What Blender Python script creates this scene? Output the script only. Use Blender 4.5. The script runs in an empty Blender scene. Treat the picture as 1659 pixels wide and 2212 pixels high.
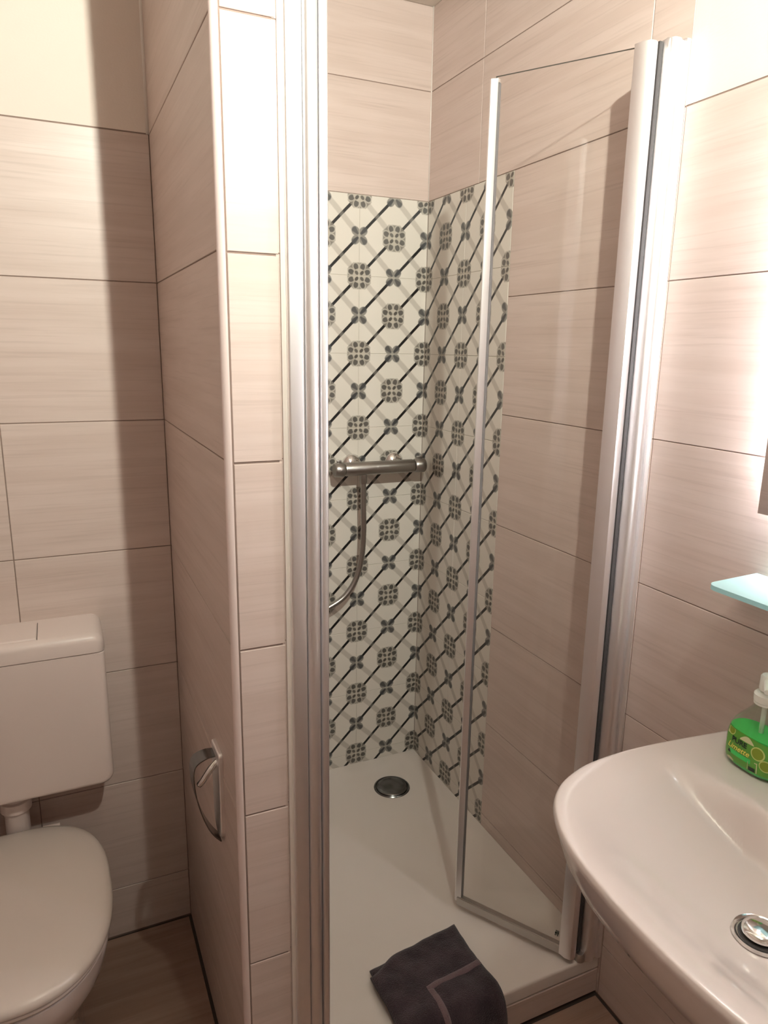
import bpy, bmesh, math, random
from mathutils import Vector, Matrix, noise
random.seed(7)
PI = math.pi
S = bpy.context.scene
C = S.collection
R = math.radians

# ------------------------------------------------------------------ camera
cam_d = bpy.data.cameras.new('camera')
cam_d.sensor_fit = 'VERTICAL'; cam_d.sensor_height = 24.0
cam_d.lens = 1539.7 * 24.0 / 2212.0
cam_d.clip_start = 0.02
cam = bpy.data.objects.new('camera', cam_d); C.objects.link(cam)
yaw, pitch, roll, CH = 0.43113, -0.22700, 0.01541, 1.5198
cf = Vector((math.sin(yaw)*math.cos(pitch), math.cos(yaw)*math.cos(pitch), math.sin(pitch)))
cr = Vector((math.cos(yaw), -math.sin(yaw), 0)); cu = cr.cross(cf)
r2 = cr*math.cos(roll) + cu*math.sin(roll); u2 = -cr*math.sin(roll) + cu*math.cos(roll)
m = Matrix((r2, u2, -cf)).transposed().to_4x4(); m.translation = (0, 0, CH)
cam.matrix_world = m
S.camera = cam

# ------------------------------------------------------------------ world, exposure
w = bpy.data.worlds.new('world'); S.world = w; w.use_nodes = True
w.node_tree.nodes['Background'].inputs[0].default_value = (.9, .85, .8, 1)
w.node_tree.nodes['Background'].inputs[1].default_value = 0.05
S.view_settings.view_transform = 'Standard'
S.view_settings.look = 'None'
S.view_settings.gamma = 1.0
S.view_settings.use_curve_mapping = False
S.view_settings.exposure = 0.5
LAMP_W, LAMP_COL, LAMP_POS = 86.0, (.97, 1.0, .88), (.380, .05, 2.33)
LAMP_AIM, BULB_E = (.60, 2.0, 2.25), 400.0
MIRROR_E, MIRROR_COL = 27.0, (.97, .955, 1.0)
HALO_E = 55.0

# ------------------------------------------------------------------ room measures
XR, YS, YB, YP = 1.082, 2.0625, 1.717, 1.0617      # right wall, shower back, toilet back, partition end
XP, XE = .2264, .318                               # partition faces
ZA, P, Q = 1.953, .302, .2265                      # tile datum, row pitch, patterned tile pitch
ZT = .1067                                         # tray top
ZC = 2.477
XL, YF = -.64, -.75                                # left wall, wall behind the camera

# ------------------------------------------------------------------ material helpers
def srgb(r, g, b):
    f = lambda c: (c/255/12.92) if c/255 <= .04045 else ((c/255+.055)/1.055)**2.4
    return (f(r), f(g), f(b), 1)
def mat(name, col, rough=.5, metal=0., spec=.5, coat=0., emit=None, est=0., sss=0.):
    m = bpy.data.materials.new(name); m.use_nodes = True
    b = m.node_tree.nodes['Principled BSDF']
    b.inputs['Base Color'].default_value = col if len(col) == 4 else (*col, 1)
    b.inputs['Roughness'].default_value = rough
    b.inputs['Metallic'].default_value = metal
    b.inputs['Specular IOR Level'].default_value = spec
    b.inputs['Coat Weight'].default_value = coat
    if emit:
        b.inputs['Emission Color'].default_value = (*emit, 1); b.inputs['Emission Strength'].default_value = est
    return m
class X:                                             # shader math with operators
    def __init__(s, t, sock): s.t, s.s = t, sock
    def _op(s, op, *a):
        n = s.t.nodes.new('ShaderNodeMath'); n.operation = op
        for i, v in enumerate((s,)+a):
            if isinstance(v, X): s.t.links.new(v.s, n.inputs[i])
            else: n.inputs[i].default_value = v
        return X(s.t, n.outputs[0])
    def __add__(s, o): return s._op('ADD', o)
    def __sub__(s, o): return s._op('SUBTRACT', o)
    def __mul__(s, o): return s._op('MULTIPLY', o)
    def __truediv__(s, o): return s._op('DIVIDE', o)
    def abs(s): return s._op('ABSOLUTE')
    def rnd(s): return s._op('ROUND')
    def sq(s): return s*s
    def sqrt(s): return s._op('SQRT')
    def cos(s): return s._op('COSINE')
    def atan2(s, o): return s._op('ARCTAN2', o)
    def mx(s, o): return s._op('MAXIMUM', o)
    def mn(s, o): return s._op('MINIMUM', o)
    def step(s, lo, hi):                             # smooth 0..1 as value goes lo..hi
        n = s.t.nodes.new('ShaderNodeMapRange'); n.interpolation_type = 'SMOOTHSTEP'
        s.t.links.new(s.s, n.inputs[0])
        if lo < hi: a = (lo, hi, 0, 1)
        else: a = (hi, lo, 1, 0)
        for i in range(4): n.inputs[i+1].default_value = a[i]
        return X(s.t, n.outputs[0])
def mixc(t, fac, a, b):
    n = t.nodes.new('ShaderNodeMix'); n.data_type = 'RGBA'
    for sock, v in ((n.inputs[0], fac), (n.inputs[6], a), (n.inputs[7], b)):
        if isinstance(v, X): t.links.new(v.s, sock)
        elif hasattr(v, 'links') or hasattr(v, 'is_linked'): t.links.new(v, sock)
        else: sock.default_value = v
    return n.outputs[2]
def tile_mat(name, c1, c2, c3, rough=.38, sx=2.2, sz=34):
    m = mat(name, c1, rough, spec=.4); t = m.node_tree; b = t.nodes['Principled BSDF']
    tc = t.nodes.new('ShaderNodeTexCoord'); oi = t.nodes.new('ShaderNodeObjectInfo')
    mul = t.nodes.new('ShaderNodeVectorMath'); mul.operation = 'MULTIPLY_ADD'
    cmb = t.nodes.new('ShaderNodeCombineXYZ')
    rr = X(t, oi.outputs['Random'])
    t.links.new((rr*37.).s, cmb.inputs[0]); t.links.new((rr*91.).s, cmb.inputs[2]); t.links.new((rr*13.).s, cmb.inputs[1])
    t.links.new(tc.outputs['Object'], mul.inputs[0]); mul.inputs[1].default_value = (1, 1, 1)
    t.links.new(cmb.outputs[0], mul.inputs[2])
    def nz(scale, sc, det=4, rg=.6):
        mp = t.nodes.new('ShaderNodeMapping'); mp.inputs['Scale'].default_value = scale
        t.links.new(mul.outputs[0], mp.inputs['Vector'])
        n = t.nodes.new('ShaderNodeTexNoise'); n.inputs['Scale'].default_value = sc
        n.inputs['Detail'].default_value = det; n.inputs['Roughness'].default_value = rg
        t.links.new(mp.outputs[0], n.inputs['Vector']); return X(t, n.outputs[0])
    n1 = nz((sx, 1, sz), 1.0); n2 = nz((sx*1.6, 1, sz*5), 1.0, 4); n3 = nz((3, 3, 6), 1.0, 2)
    col = mixc(t, n1.step(.32, .68), c1, c2)
    col = mixc(t, (n2.step(.5, .72))*.42, col, c3)
    col = mixc(t, (n3.step(.35, .75))*.35, col, c2)
    t.links.new(col, b.inputs['Base Color'])
    bp = t.nodes.new('ShaderNodeBump'); bp.inputs['Strength'].default_value = .08; bp.inputs['Distance'].default_value = .002
    t.links.new((n2+n1).s, bp.inputs['Height']); t.links.new(bp.outputs[0], b.inputs['Normal'])
    return m
M = {}
M['tile'] = tile_mat('tile', srgb(210, 192, 184), srgb(201, 182, 173), srgb(179, 159, 150))
M['floor_tile'] = tile_mat('floor_tile', srgb(165, 138, 122), srgb(148, 120, 104), srgb(128, 102, 88), .45)
M['grout'] = mat('grout', srgb(142, 122, 112), .9)
M['dark_grout'] = mat('dark_grout', srgb(74, 62, 55), .9)
M['white_grout'] = mat('white_grout', srgb(196, 188, 178), .85)
M['silicone'] = mat('silicone', srgb(222, 212, 204), .4)
M['trim'] = mat('trim', srgb(226, 208, 204), .35)
M['ceramic'] = mat('ceramic', srgb(222, 210, 206), .12, spec=.5, coat=.3)
M['seat'] = mat('seat', srgb(218, 206, 198), .25)
M['plastic'] = mat('plastic', srgb(222, 206, 200), .35)
M['acrylic'] = mat('acrylic', srgb(220, 211, 204), .28)
M['chrome'] = mat('chrome', (.78, .77, .76), .12, 1.)
M['dark_chrome'] = mat('dark_chrome', (.20, .20, .20), .22, 1.)
M['brushed_chrome'] = mat('brushed_chrome', (.38, .36, .34), .32, 1.)
M['alu'] = mat('alu', (.88, .86, .865), .42, 1.)
M['alu_grey'] = mat('alu_grey', (.52, .50, .48), .3, 1.)
M['rubber'] = mat('rubber', (.05, .045, .045), .6)
M['grey_rubber'] = mat('grey_rubber', (.16, .15, .15), .5)
M['white_plastic'] = mat('white_plastic', srgb(236, 236, 228), .4)
M['door_white'] = mat('door_white', srgb(225, 220, 212), .4)
def paint(name, col):
    m = mat(name, col, .85, spec=.2); t = m.node_tree
    n = t.nodes.new('ShaderNodeTexNoise'); n.inputs['Scale'].default_value = 180; n.inputs['Detail'].default_value = 3
    bp = t.nodes.new('ShaderNodeBump'); bp.inputs['Strength'].default_value = .12; bp.inputs['Distance'].default_value = .002
    t.links.new(n.outputs[0], bp.inputs['Height']); t.links.new(bp.outputs[0], t.nodes['Principled BSDF'].inputs['Normal'])
    return m
M['paint'] = paint('paint', srgb(224, 210, 200))
M['ceil_paint'] = paint('ceil_paint', srgb(226, 218, 208))
def glass_mat(name, tint, rough=0., ior=1.5, refl=1.):
    m = bpy.data.materials.new(name); m.use_nodes = True; t = m.node_tree; t.nodes.clear()
    o = t.nodes.new('ShaderNodeOutputMaterial'); mx = t.nodes.new('ShaderNodeMixShader')
    tr = t.nodes.new('ShaderNodeBsdfTransparent'); gl = t.nodes.new('ShaderNodeBsdfGlossy'); fr = t.nodes.new('ShaderNodeLayerWeight')
    f0 = ((ior-1)/(ior+1))**2; fac = X(t, fr.outputs['Facing'])._op('POWER', 5.)*(1-f0) + f0; tr.inputs[0].default_value = (*tint, 1); gl.inputs['Roughness'].default_value = rough
    gl.inputs[0].default_value = (refl, refl, refl, 1)
    t.links.new(fac.s, mx.inputs[0]); t.links.new(tr.outputs[0], mx.inputs[1]); t.links.new(gl.outputs[0], mx.inputs[2])
    t.links.new(mx.outputs[0], o.inputs[0]); return m
M['glass'] = glass_mat('glass', (.992, .99, .984), 0., 1.36)
M['glass_edge'] = mat('glass_edge', srgb(92, 98, 90), .3)
M['clear_plastic'] = glass_mat('clear_plastic', (.90, .93, .90), .06)
def pattern_mat():
    m = mat('pattern', (.7, .65, .6), .3, spec=.45); t = m.node_tree; b = t.nodes['Principled BSDF']
    tc = t.nodes.new('ShaderNodeTexCoord'); sp = t.nodes.new('ShaderNodeSeparateXYZ')
    t.links.new(tc.outputs['Object'], sp.inputs[0])
    nn = t.nodes.new('ShaderNodeTexNoise'); nn.inputs['Scale'].default_value = 60; t.links.new(tc.outputs['Object'], nn.inputs['Vector'])
    jit = (X(t, nn.outputs[0]) - .5) * .012
    u = X(t, sp.outputs[0]) / Q; v = X(t, sp.outputs[2]) / Q
    a = u + v; bb = u - v
    r2i = 1/math.sqrt(2)
    da = (a - a.rnd()) * r2i; db = (bb - bb.rnd()) * r2i                 # medallion frame
    fa = (a - .5 - (a-.5).rnd()) * r2i; fb = (bb - .5 - (bb-.5).rnd()) * r2i   # flower frame
    lb = ((bb - (bb*2.).rnd()*.5).abs()) * r2i                           # dark diagonals
    la = ((a - (a*2.).rnd()*.5).abs()) * r2i                             # pale bands
    bg, pale, dark = srgb(216, 209, 200), srgb(184, 176, 167), srgb(20, 18, 18)
    col = mixc(t, (la+jit).step(.046, .026)*.8, bg, pale)
    cross = la.step(.05, .01)*.25
    line = (lb+jit*.4).step(.0225, .0155)
    col = mixc(t, line*(X(t, cross.s)*-1.+1.), col, dark)
    # medallion: eight lobes round a pale heart
    rm = (da.sq()+db.sq()).sqrt(); th = db.atan2(da)
    octo = (da.abs().mx(db.abs())).mx((da.abs()+db.abs())*.75) + jit
    med = octo.step(.186, .166)
    k8 = 8/(2*PI)
    t8 = ((th*k8 + .5) - (th*k8 + .5).rnd()) / k8                        # eight dark beads on a ring
    bx = (rm*t8.cos() - .124)/.044; by = (rm*(t8 - PI/2).cos())/.035
    bead_r = (bx.sq()+by.sq()).sqrt() + jit*8.
    t4 = ((th*k8*.5) - (th*k8*.5).rnd()) / (k8*.5)                       # four inner beads
    cx2 = (rm*t4.cos() - .054)/.034; cy2 = (rm*(t4 - PI/2).cos())/.024
    in_r = (cx2.sq()+cy2.sq()).sqrt() + jit*8.
    mc = mixc(t, bead_r.step(1.55, 1.2)*.65, srgb(122, 116, 108), srgb(196, 188, 176))
    mc = mixc(t, bead_r.step(1.15, .75), mc, srgb(66, 62, 59))
    mc = mixc(t, rm.step(.098, .086), mc, srgb(178, 170, 158))
    mc = mixc(t, in_r.step(1.1, .7), mc, srgb(84, 79, 74))
    mc = mixc(t, rm.step(.024, .014), mc, srgb(196, 188, 176))
    col = mixc(t, med*.92, col, mc)
    # four-petalled flower
    rf = (fa.sq()+fb.sq()).sqrt(); tf = fb.atan2(fa)
    pr = ((tf*2.).cos().abs())*.070 + .070
    fl = (rf - pr + jit).step(.010, -.012)
    fc = mixc(t, (tf*4.).cos().step(-.2, .7), srgb(128, 124, 118), srgb(66, 66, 68))
    fc = mixc(t, rf.step(.032, .018)*.8, fc, srgb(170, 165, 155))
    col = mixc(t, fl*.92, col, fc)
    t.links.new(col, b.inputs['Base Color'])
    return m
M['pattern'] = pattern_mat()
def towel_mat(name, c1, c2):
    m = mat(name, c1, .95, spec=.1); t = m.node_tree; b = t.nodes['Principled BSDF']
    tc = t.nodes.new('ShaderNodeTexCoord')
    n = t.nodes.new('ShaderNodeTexNoise'); n.inputs['Scale'].default_value = 420; n.inputs['Detail'].default_value = 4
    n2 = t.nodes.new('ShaderNodeTexNoise'); n2.inputs['Scale'].default_value = 18; n2.inputs['Detail'].default_value = 4
    for q in (n, n2): t.links.new(tc.outputs['Object'], q.inputs['Vector'])
    col = mixc(t, (X(t, n2.outputs[0])*.6 + X(t, n.outputs[0])*.4).step(.35, .7), c1, c2)
    t.links.new(col, b.inputs['Base Color'])
    bp = t.nodes.new('ShaderNodeBump'); bp.inputs['Strength'].default_value = .9; bp.inputs['Distance'].default_value = .004
    t.links.new(n.outputs[0], bp.inputs['Height']); t.links.new(bp.outputs[0], b.inputs['Normal'])
    b.inputs['Sheen Weight'].default_value = .25; b.inputs['Sheen Roughness'].default_value = .5
    return m
M['towel'] = towel_mat('towel', srgb(46, 36, 42), srgb(74, 60, 66))
M['towel_band'] = towel_mat('towel_band', srgb(112, 90, 94), srgb(132, 108, 110))
M['frosted'] = mat('frosted', srgb(200, 240, 242), .35)
fb_ = M['frosted'].node_tree.nodes['Principled BSDF']; fb_.inputs['Transmission Weight'].default_value = .45; fb_.inputs['Roughness'].default_value = .45
M['mirror'] = mat('mirror', (.9, .9, .9), .02, 1.)
M['mirror_body'] = mat('mirror_body', (.12, .12, .11), .4)
M['halo'] = mat('halo', (1, 1, 1), .5, emit=MIRROR_COL, est=HALO_E)
M['led'] = mat('led', (1, 1, 1), .5, emit=MIRROR_COL, est=MIRROR_E)
M['bulb'] = mat('bulb', (1, 1, 1), .5, emit=LAMP_COL, est=BULB_E)
M['soap'] = mat('soap', srgb(64, 205, 96), .2)
M['label_green'] = mat('label_green', srgb(92, 158, 54), .35)
M['label_pale'] = mat('label_pale', srgb(206, 206, 160), .4)
M['ink'] = mat('ink', srgb(12, 30, 22), .5)
M['ink_yellow'] = mat('ink_yellow', srgb(238, 230, 104), .5)
M['ink_pale'] = mat('ink_pale', srgb(170, 200, 140), .5)
M['lime'] = mat('lime', srgb(128, 148, 36), .5)
M['lime_rind'] = mat('lime_rind', srgb(196, 206, 120), .5)

# ------------------------------------------------------------------ mesh helpers
def mk(name, bm, m, parent=None, smooth=False, angle=None):
    me = bpy.data.meshes.new(name)
    bmesh.ops.recalc_face_normals(bm, faces=bm.faces[:])
    bm.to_mesh(me); bm.free()
    return ob(name, me, m, parent, smooth, angle)
def ob(name, me, m, parent=None, smooth=False, angle=None):
    o = bpy.data.objects.new(name, me); C.objects.link(o)
    if m and not me.materials: me.materials.append(M[m] if isinstance(m, str) else m)
    if smooth:
        for p in me.polygons: p.use_smooth = True
        if angle:
            try: me.set_sharp_from_angle(angle=R(angle))
            except Exception: pass
    if parent: o.parent = parent
    return o
def tag(o, label=None, cat=None, group=None, kind=None):
    if label: o['label'] = label
    if cat: o['category'] = cat
    if group: o['group'] = group
    if kind: o['kind'] = kind
    return o
def empty(name, loc):
    o = bpy.data.objects.new(name, None); o.location = loc; o.empty_display_size = .05; C.objects.link(o); return o
def local(o, parent):                                # parts are built in world coordinates; keep them in place
    o.parent = parent; o.location = -Vector(parent.location); return o
def box(bm, x0, x1, y0, y1, z0, z1, bev=0, seg=2):
    r = bmesh.ops.create_cube(bm, size=1)
    vs = r['verts']
    for v in vs: v.co = Vector(((x0+x1)/2+v.co.x*(x1-x0), (y0+y1)/2+v.co.y*(y1-y0), (z0+z1)/2+v.co.z*(z1-z0)))
    if bev:
        es = {e for v in vs for e in v.link_edges}
        bmesh.ops.bevel(bm, geom=list(es), offset=bev, segments=seg, affect='EDGES', profile=.5)
def boxo(name, dims, m, parent=None, bev=0, seg=2, smooth=None):
    bm = bmesh.new(); box(bm, *dims, bev, seg)
    return mk(name, bm, m, parent, bool(bev), 50 if bev else None)
def loft(bm, rings, cap0=True, cap1=True, closed=True):
    vr = [[bm.verts.new(p) for p in r] for r in rings]
    n = len(rings[0])
    for a, b in zip(vr, vr[1:]):
        for i in range(n if closed else n-1):
            j = (i+1) % n
            bm.faces.new((a[i], a[j], b[j], b[i]))
    if cap0: bm.faces.new(vr[0])
    if cap1: bm.faces.new(vr[-1])
    return vr
def prism(bm, poly, z0, z1):                         # outline in plan, extruded upwards
    loft(bm, [[(x, y, z0) for x, y in poly], [(x, y, z1) for x, y in poly]])
def lathe(bm, prof, cen, n=32, axis='z', sx=1, sy=1):
    rings = []
    for r, h in prof:
        ring = []
        for i in range(n):
            a = 2*PI*i/n; p = (r*math.cos(a)*sx, r*math.sin(a)*sy, h)
            if axis == 'y': p = (p[0], h, p[1])
            if axis == 'x': p = (h, p[0], p[1])
            ring.append((p[0]+cen[0], p[1]+cen[1], p[2]+cen[2]))
        rings.append(ring)
    loft(bm, rings)
def catmull(pts, n=8):
    pts = [Vector(p) for p in pts]; q = [pts[0]*2-pts[1]]+pts+[pts[-1]*2-pts[-2]]; out = []
    for i in range(1, len(q)-2):
        for k in range(n):
            t = k/n; a, b, c, d = q[i-1:i+3]
            out.append(.5*((2*b)+(c-a)*t+(2*a-5*b+4*c-d)*t*t+(3*b-a-3*c+d)*t**3))
    out.append(pts[-1]); return out
def tube(bm, path, r, n=10):
    path = [Vector(p) for p in path]; rings = []; up = Vector((0, 1, .13)).normalized()
    for i, p in enumerate(path):
        d = (path[min(i+1, len(path)-1)]-path[max(i-1, 0)]).normalized()
        s = d.cross(up)
        if s.length < 1e-3: s = d.cross(Vector((1, 0, 0)))
        s.normalize(); tt = s.cross(d)
        rr = r[i] if isinstance(r, (list, tuple)) else r
        rings.append([p+(s*math.cos(2*PI*k/n)+tt*math.sin(2*PI*k/n))*rr for k in range(n)])
    loft(bm, rings)
def sm(a, b, x):
    t = min(1, max(0, (x-a)/(b-a))); return t*t*(3-2*t)

# ------------------------------------------------------------------ tiles
TM = {}
def tile_mesh(u0, u1, v0, v1, th=.009, b=.0008, key=''):
    k = (round(u0, 4), round(u1, 4), round(v0, 4), round(v1, 4), th, key)
    if k in TM: return TM[k]
    me = bpy.data.meshes.new('tile')
    ring = lambda d, y: [(u0+d, y, v0+d), (u1-d, y, v0+d), (u1-d, y, v1-d), (u0+d, y, v1-d)]
    vs = ring(0, th)+ring(0, b)+ring(b, 0)
    fs = [(3, 2, 1, 0), (8, 9, 10, 11)]
    for o_ in (0, 4):
        for i in range(4): j = (i+1) % 4; fs.append((o_+i, o_+j, o_+4+j, o_+4+i))
    me.from_pydata(vs, [], fs); me.update(); TM[k] = me; return me
def place_tile(parent, name, m, org, rz, u0, u1, v0, v1, ou=None, ov=None, g=.0010, key='t', rx=0, th=.009):
    """tile covering u0..u1, v0..v1 of a wall plane whose frame starts at org; object origin at ou,ov"""
    ou = u0 if ou is None else ou; ov = v0 if ov is None else ov
    me = tile_mesh(u0-ou+g, u1-ou-g, v0-ov+g, v1-ov-g, th, key=key)
    o = ob(name, me, m, parent)
    mt = Matrix.Translation(org) @ Matrix.Rotation(rz, 4, 'Z') @ Matrix.Rotation(rx, 4, 'X')
    o.matrix_local = mt @ Matrix.Translation((ou, random.uniform(-.0003, .0003), ov)); return o
def cuts(a, b, lines):
    l = sorted([a, b]+[x for x in lines if a+.004 < x < b-.004]); return list(zip(l, l[1:]))
ROWS = [ZA-k*P for k in range(-2, 7)]
def tile_field(parent, org, rz, ulen, z0, z1, ulines, rows=ROWS):
    for v0, v1 in cuts(z0, z1, rows):
        for u0, u1 in cuts(0, ulen, ulines):
            place_tile(parent, 'tile', 'tile', org, rz, u0, u1, v0, v1)

# ================================================================== structure
B = .0018                                            # grout bed lies this far behind the tile faces
def struct(name, dims, m):
    return tag(boxo(name, dims, m), kind='structure')
floor = struct('floor', (XL-.1, XR+.1, YF-.1, YS+.1, -.11, -.0045), 'dark_grout')
ceiling = struct('ceiling', (XL-.1, XR+.1, YF-.1, YS+.1, ZC, ZC+.1), 'ceil_paint')
wall_right = struct('wall_right', (XR+B, XR+.12, YF-.1, YS+.1, -.01, ZC), 'grout')
wall_shower_back = struct('wall_back', (XE-.06, XR+B, YS+B, YS+.11, -.01, ZC), 'grout')
wall_toilet = struct('wall_toilet', (XL-.1, XP+B, YB+B, YB+.1, -.01, ZC), 'grout')
wall_part = struct('wall_partition', (XP+B, XE-B, YP+B, YS+.05, -.01, ZC), 'grout')
wall_left = struct('wall_left', (XL-.12, XL-B, YF-.1, YB+.1, -.01, ZC), 'grout')
wall_front = struct('wall_front', (XL-.1, XR+.1, YF-.12, YF-B, -.01, ZC), 'grout')

RZ = -PI/2
# right wall: frame u = towards the camera from the shower corner
orgR = Vector((XR, YS, 0))
UJ = YS-1.7745                                        # first upright joint of the upper rows
UP = 2*Q                                              # width of the patterned field
UD = YS-1.0705                                        # where the shower tiling ends
for v0, v1 in cuts(ZA, ZC, ROWS):
    for u0, u1 in cuts(0, UD, (UJ, UJ+.602)):
        place_tile(wall_right, 'tile', 'tile', orgR, RZ, u0, u1, v0, v1)
for v0, v1 in cuts(.0, ZA, ROWS):
    for u0, u1 in cuts(UP, YS-YF, [UD, UD+.602, UD+1.204, UD+1.806]):
        if v1 < ZT and u0 < UD: continue
        place_tile(wall_right, 'tile', 'tile', orgR, RZ, u0, u1, v0, v1)
PROWS = [ZA-k*Q for k in range(0, 9)]
def pattern_field(parent, org, rz, ulen, anchor, ucols):
    wht = ob('grout_bed', tile_mesh(0, ulen, ZT-.02, ZA, .0084, 0.0005, 'bed'), 'white_grout', parent)
    wht.matrix_local = Matrix.Translation(org) @ Matrix.Rotation(rz, 4, 'Z') @ Matrix.Translation((0, .0011, 0))
    for v0, v1 in cuts(ZT-.015, ZA, PROWS):
        k = round((ZA-v1)/Q); ov = ZA-(k+1)*Q
        for u0, u1 in cuts(0, ulen, ucols):
            i = math.floor((u0-anchor+.001)/Q); ou = anchor+i*Q
            place_tile(parent, 'patterned_tile', 'pattern', org, rz, u0, u1, v0, v1, ou, ov, g=.0007, key='p')
pattern_field(wall_right, orgR, RZ, UP, 0, [Q])
# shower back wall: u runs to the right from the partition face
orgS = Vector((XE, YS, 0)); us = XR-XE
tile_field(wall_shower_back, orgS, 0, us, ZA, ZC, [us-.72])
pattern_field(wall_shower_back, orgS, 0, us, us-4*Q, [us-Q, us-2*Q, us-3*Q])
# toilet wall
orgT = Vector((XL, YB, 0)); ut = XP-XL
tile_field(wall_toilet, orgT, 0, ut, 0, ZA, [-.112-XL])
# partition: left face, end face, shower face
orgP = Vector((XP, YB, 0)); tile_field(wall_part, orgP, RZ, YB-YP-.006, 0, ZC, [])
for v0, v1 in cuts(0, ZC, [ZA, 1.648, 1.345, 1.041, .739, .4355, .132, ZA+P]):
    place_tile(wall_part, 'tile', 'tile', Vector((0, YP, 0)), 0, .2365, XE-.0035, v0, v1, g=.0016)
tile_field(wall_part, Vector((XE, YP, 0)), PI/2, YS-YP, 0, ZC, [.4])
# walls out of the picture
tile_field(wall_left, Vector((XL, YF, 0)), PI/2, YB-YF, 0, ZA, [.602*k for k in (1, 2, 3, 4)])
DX0, DX1 = -.45, .35
for u0, u1 in ((0, XR-DX1-.06), (XR-DX0+.06, XR-XL)):
    tile_field(wall_front, Vector((XR, YF, 0)), PI, XR-XL, 0, ZA, []) if False else None
    for v0, v1 in cuts(0, ZA, ROWS): place_tile(wall_front, 'tile', 'tile', Vector((XR, YF, 0)), PI, u0, u1, v0, v1)
# painted plaster above the tiles, set back, coved at its edges
def plaster(name, dims, parent):
    return boxo(name, dims, 'paint', parent)
REC = .0010
bm = bmesh.new()                                     # right wall plaster with a cove rising to the shower tiles
prof = [(XR+.0001, YS-UD), (XR+.0003, YS-UD-.006), (XR+.0006, YS-UD-.014), (XR+.0008, YS-UD-.024), (XR+REC, YS-UD-.034), (XR+REC, YF), (XR+.012, YF), (XR+.012, YS-UD)]
prism(bm, prof, ZA+.002, ZC); mk('plaster', bm, 'paint', wall_right)
plaster('plaster', (XL, XP+.004, YB+REC, YB+.012, ZA+.002, ZC), wall_toilet)
plaster('plaster', (XL-.012, XL-REC, YF, YB, ZA+.002, ZC), wall_left)
plaster('plaster', (XL, XR, YF-.012, YF-REC, ZA+.002, ZC), wall_front)
# silicone beads in the corners
def bead(name, pts, r, m='silicone', parent=None):
    bm = bmesh.new(); tube(bm, pts, r, 8); return mk(name, bm, m, parent, True)
bead('silicone_bead', [(XP-.001, YB+.003, ZA), (XP-.001, YB+.003, ZC)], .0055, 'silicone', wall_toilet)
bead('silicone_bead', [(XR-.0005, YS-.0005, ZA), (XR-.0005, YS-.0005, ZC)], .0022, 'silicone', wall_right)
# floor tiles
orgF = Vector((XL, YF, 0))
for v0, v1 in cuts(.004, YB-YF-.005, [.2+.602*k for k in range(4)]):
    for u0, u1 in cuts(.004, XP-XL-.005, [.43]):
        if v0+YF < YP < v1+YF or True:
            place_tile(floor, 'tile', 'floor_tile', orgF, 0, u0, u1, v0, v1, rx=-PI/2, th=.008, g=.002)
for v0, v1 in cuts(.004, 1.0745-YF, [.2+.602*k for k in range(3)]):
    for u0, u1 in cuts(XP-XL-.003, XR-XL-.006, [XP-XL+.33]):
        place_tile(floor, 'tile', 'floor_tile', orgF, 0, u0, u1, v0, v1 if v1+YF < 1.0 else v1-.004, rx=-PI/2, th=.008, g=.002)
# white quarter-round trim on the partition corner
bm = bmesh.new(); cx_, cy_, rr = .2352, YP+.009, .0105
poly = [(cx_-rr*math.sin(a), cy_-rr*math.cos(a)) for a in [i*PI/2/8 for i in range(9)]] + [(cx_+.0005, cy_)]
prism(bm, poly, 0, ZC)
trim = tag(mk('trim_1', bm, 'trim', None, True, 40), kind='structure')
# door behind the camera
door = empty('door_1', ((DX0+DX1)/2, YF, 0)); tag(door, kind='structure')
local(boxo('door_leaf', (DX0, DX1, YF-.009, YF+.012, .01, 1.93), 'door_white', None, .003), door)
fr_ = [(DX0-.06, DX0, 0, 1.99), (DX1, DX1+.06, 0, 1.99), (DX0, DX1, 1.93, 1.99)]
for a, b_, c_, d_ in fr_: local(boxo('door_frame', (a, b_, YF-.009, YF+.022, c_, d_), 'door_white', None, .003), door)
bm = bmesh.new(); tube(bm, [(DX0+.07, YF+.012, 1.0), (DX0+.07, YF+.05, 1.0), (DX0+.08, YF+.055, 1.0), (DX0+.19, YF+.055, 1.0)], .009); local(mk('handle', bm, 'chrome', None, True), door)

# ================================================================== ceiling lamp (above and behind the picture)
lx, ly, lz = LAMP_POS
lamp = empty('ceiling_lamp', (lx, ly, ZC)); tag(lamp, 'small chrome ceiling spotlight with glowing bulb turned towards the shower', 'lamp')
bm = bmesh.new(); lathe(bm, [(.001, ZC-lz), (.045, ZC-lz), (.045, ZC-lz-.018), (.008, ZC-lz-.022), (.007, .03), (.001, .03)], (lx, ly, lz)); local(mk('base', bm, 'chrome', None, True, 40), lamp)
Q_ = (Vector(LAMP_AIM)-Vector(LAMP_POS)).normalized().to_track_quat('Z', 'Y').to_matrix()
bm = bmesh.new(); lathe(bm, [(.001, -.036), (.024, -.034), (.036, -.012), (.040, .002), (.0385, .002), (.033, -.011), (.001, -.028)], (0, 0, 0), 28)
for v in bm.verts: v.co = Q_ @ v.co + Vector((lx, ly, lz))
local(mk('reflector_cup', bm, 'chrome', None, True, 40), lamp)
bm = bmesh.new(); bmesh.ops.create_uvsphere(bm, u_segments=20, v_segments=12, radius=.024)
for v in bm.verts: v.co += Vector((lx, ly, lz))
bulb = local(mk('bulb', bm, 'bulb', None, True), lamp)
ld = bpy.data.lights.new('bulb_light', 'SPOT'); ld.energy = LAMP_W; ld.color = LAMP_COL; ld.shadow_soft_size = .014
lo = bpy.data.objects.new('bulb_light', ld); C.objects.link(lo); lo.parent = lamp
ld.spot_size = R(122); ld.spot_blend = 1.0
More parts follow.
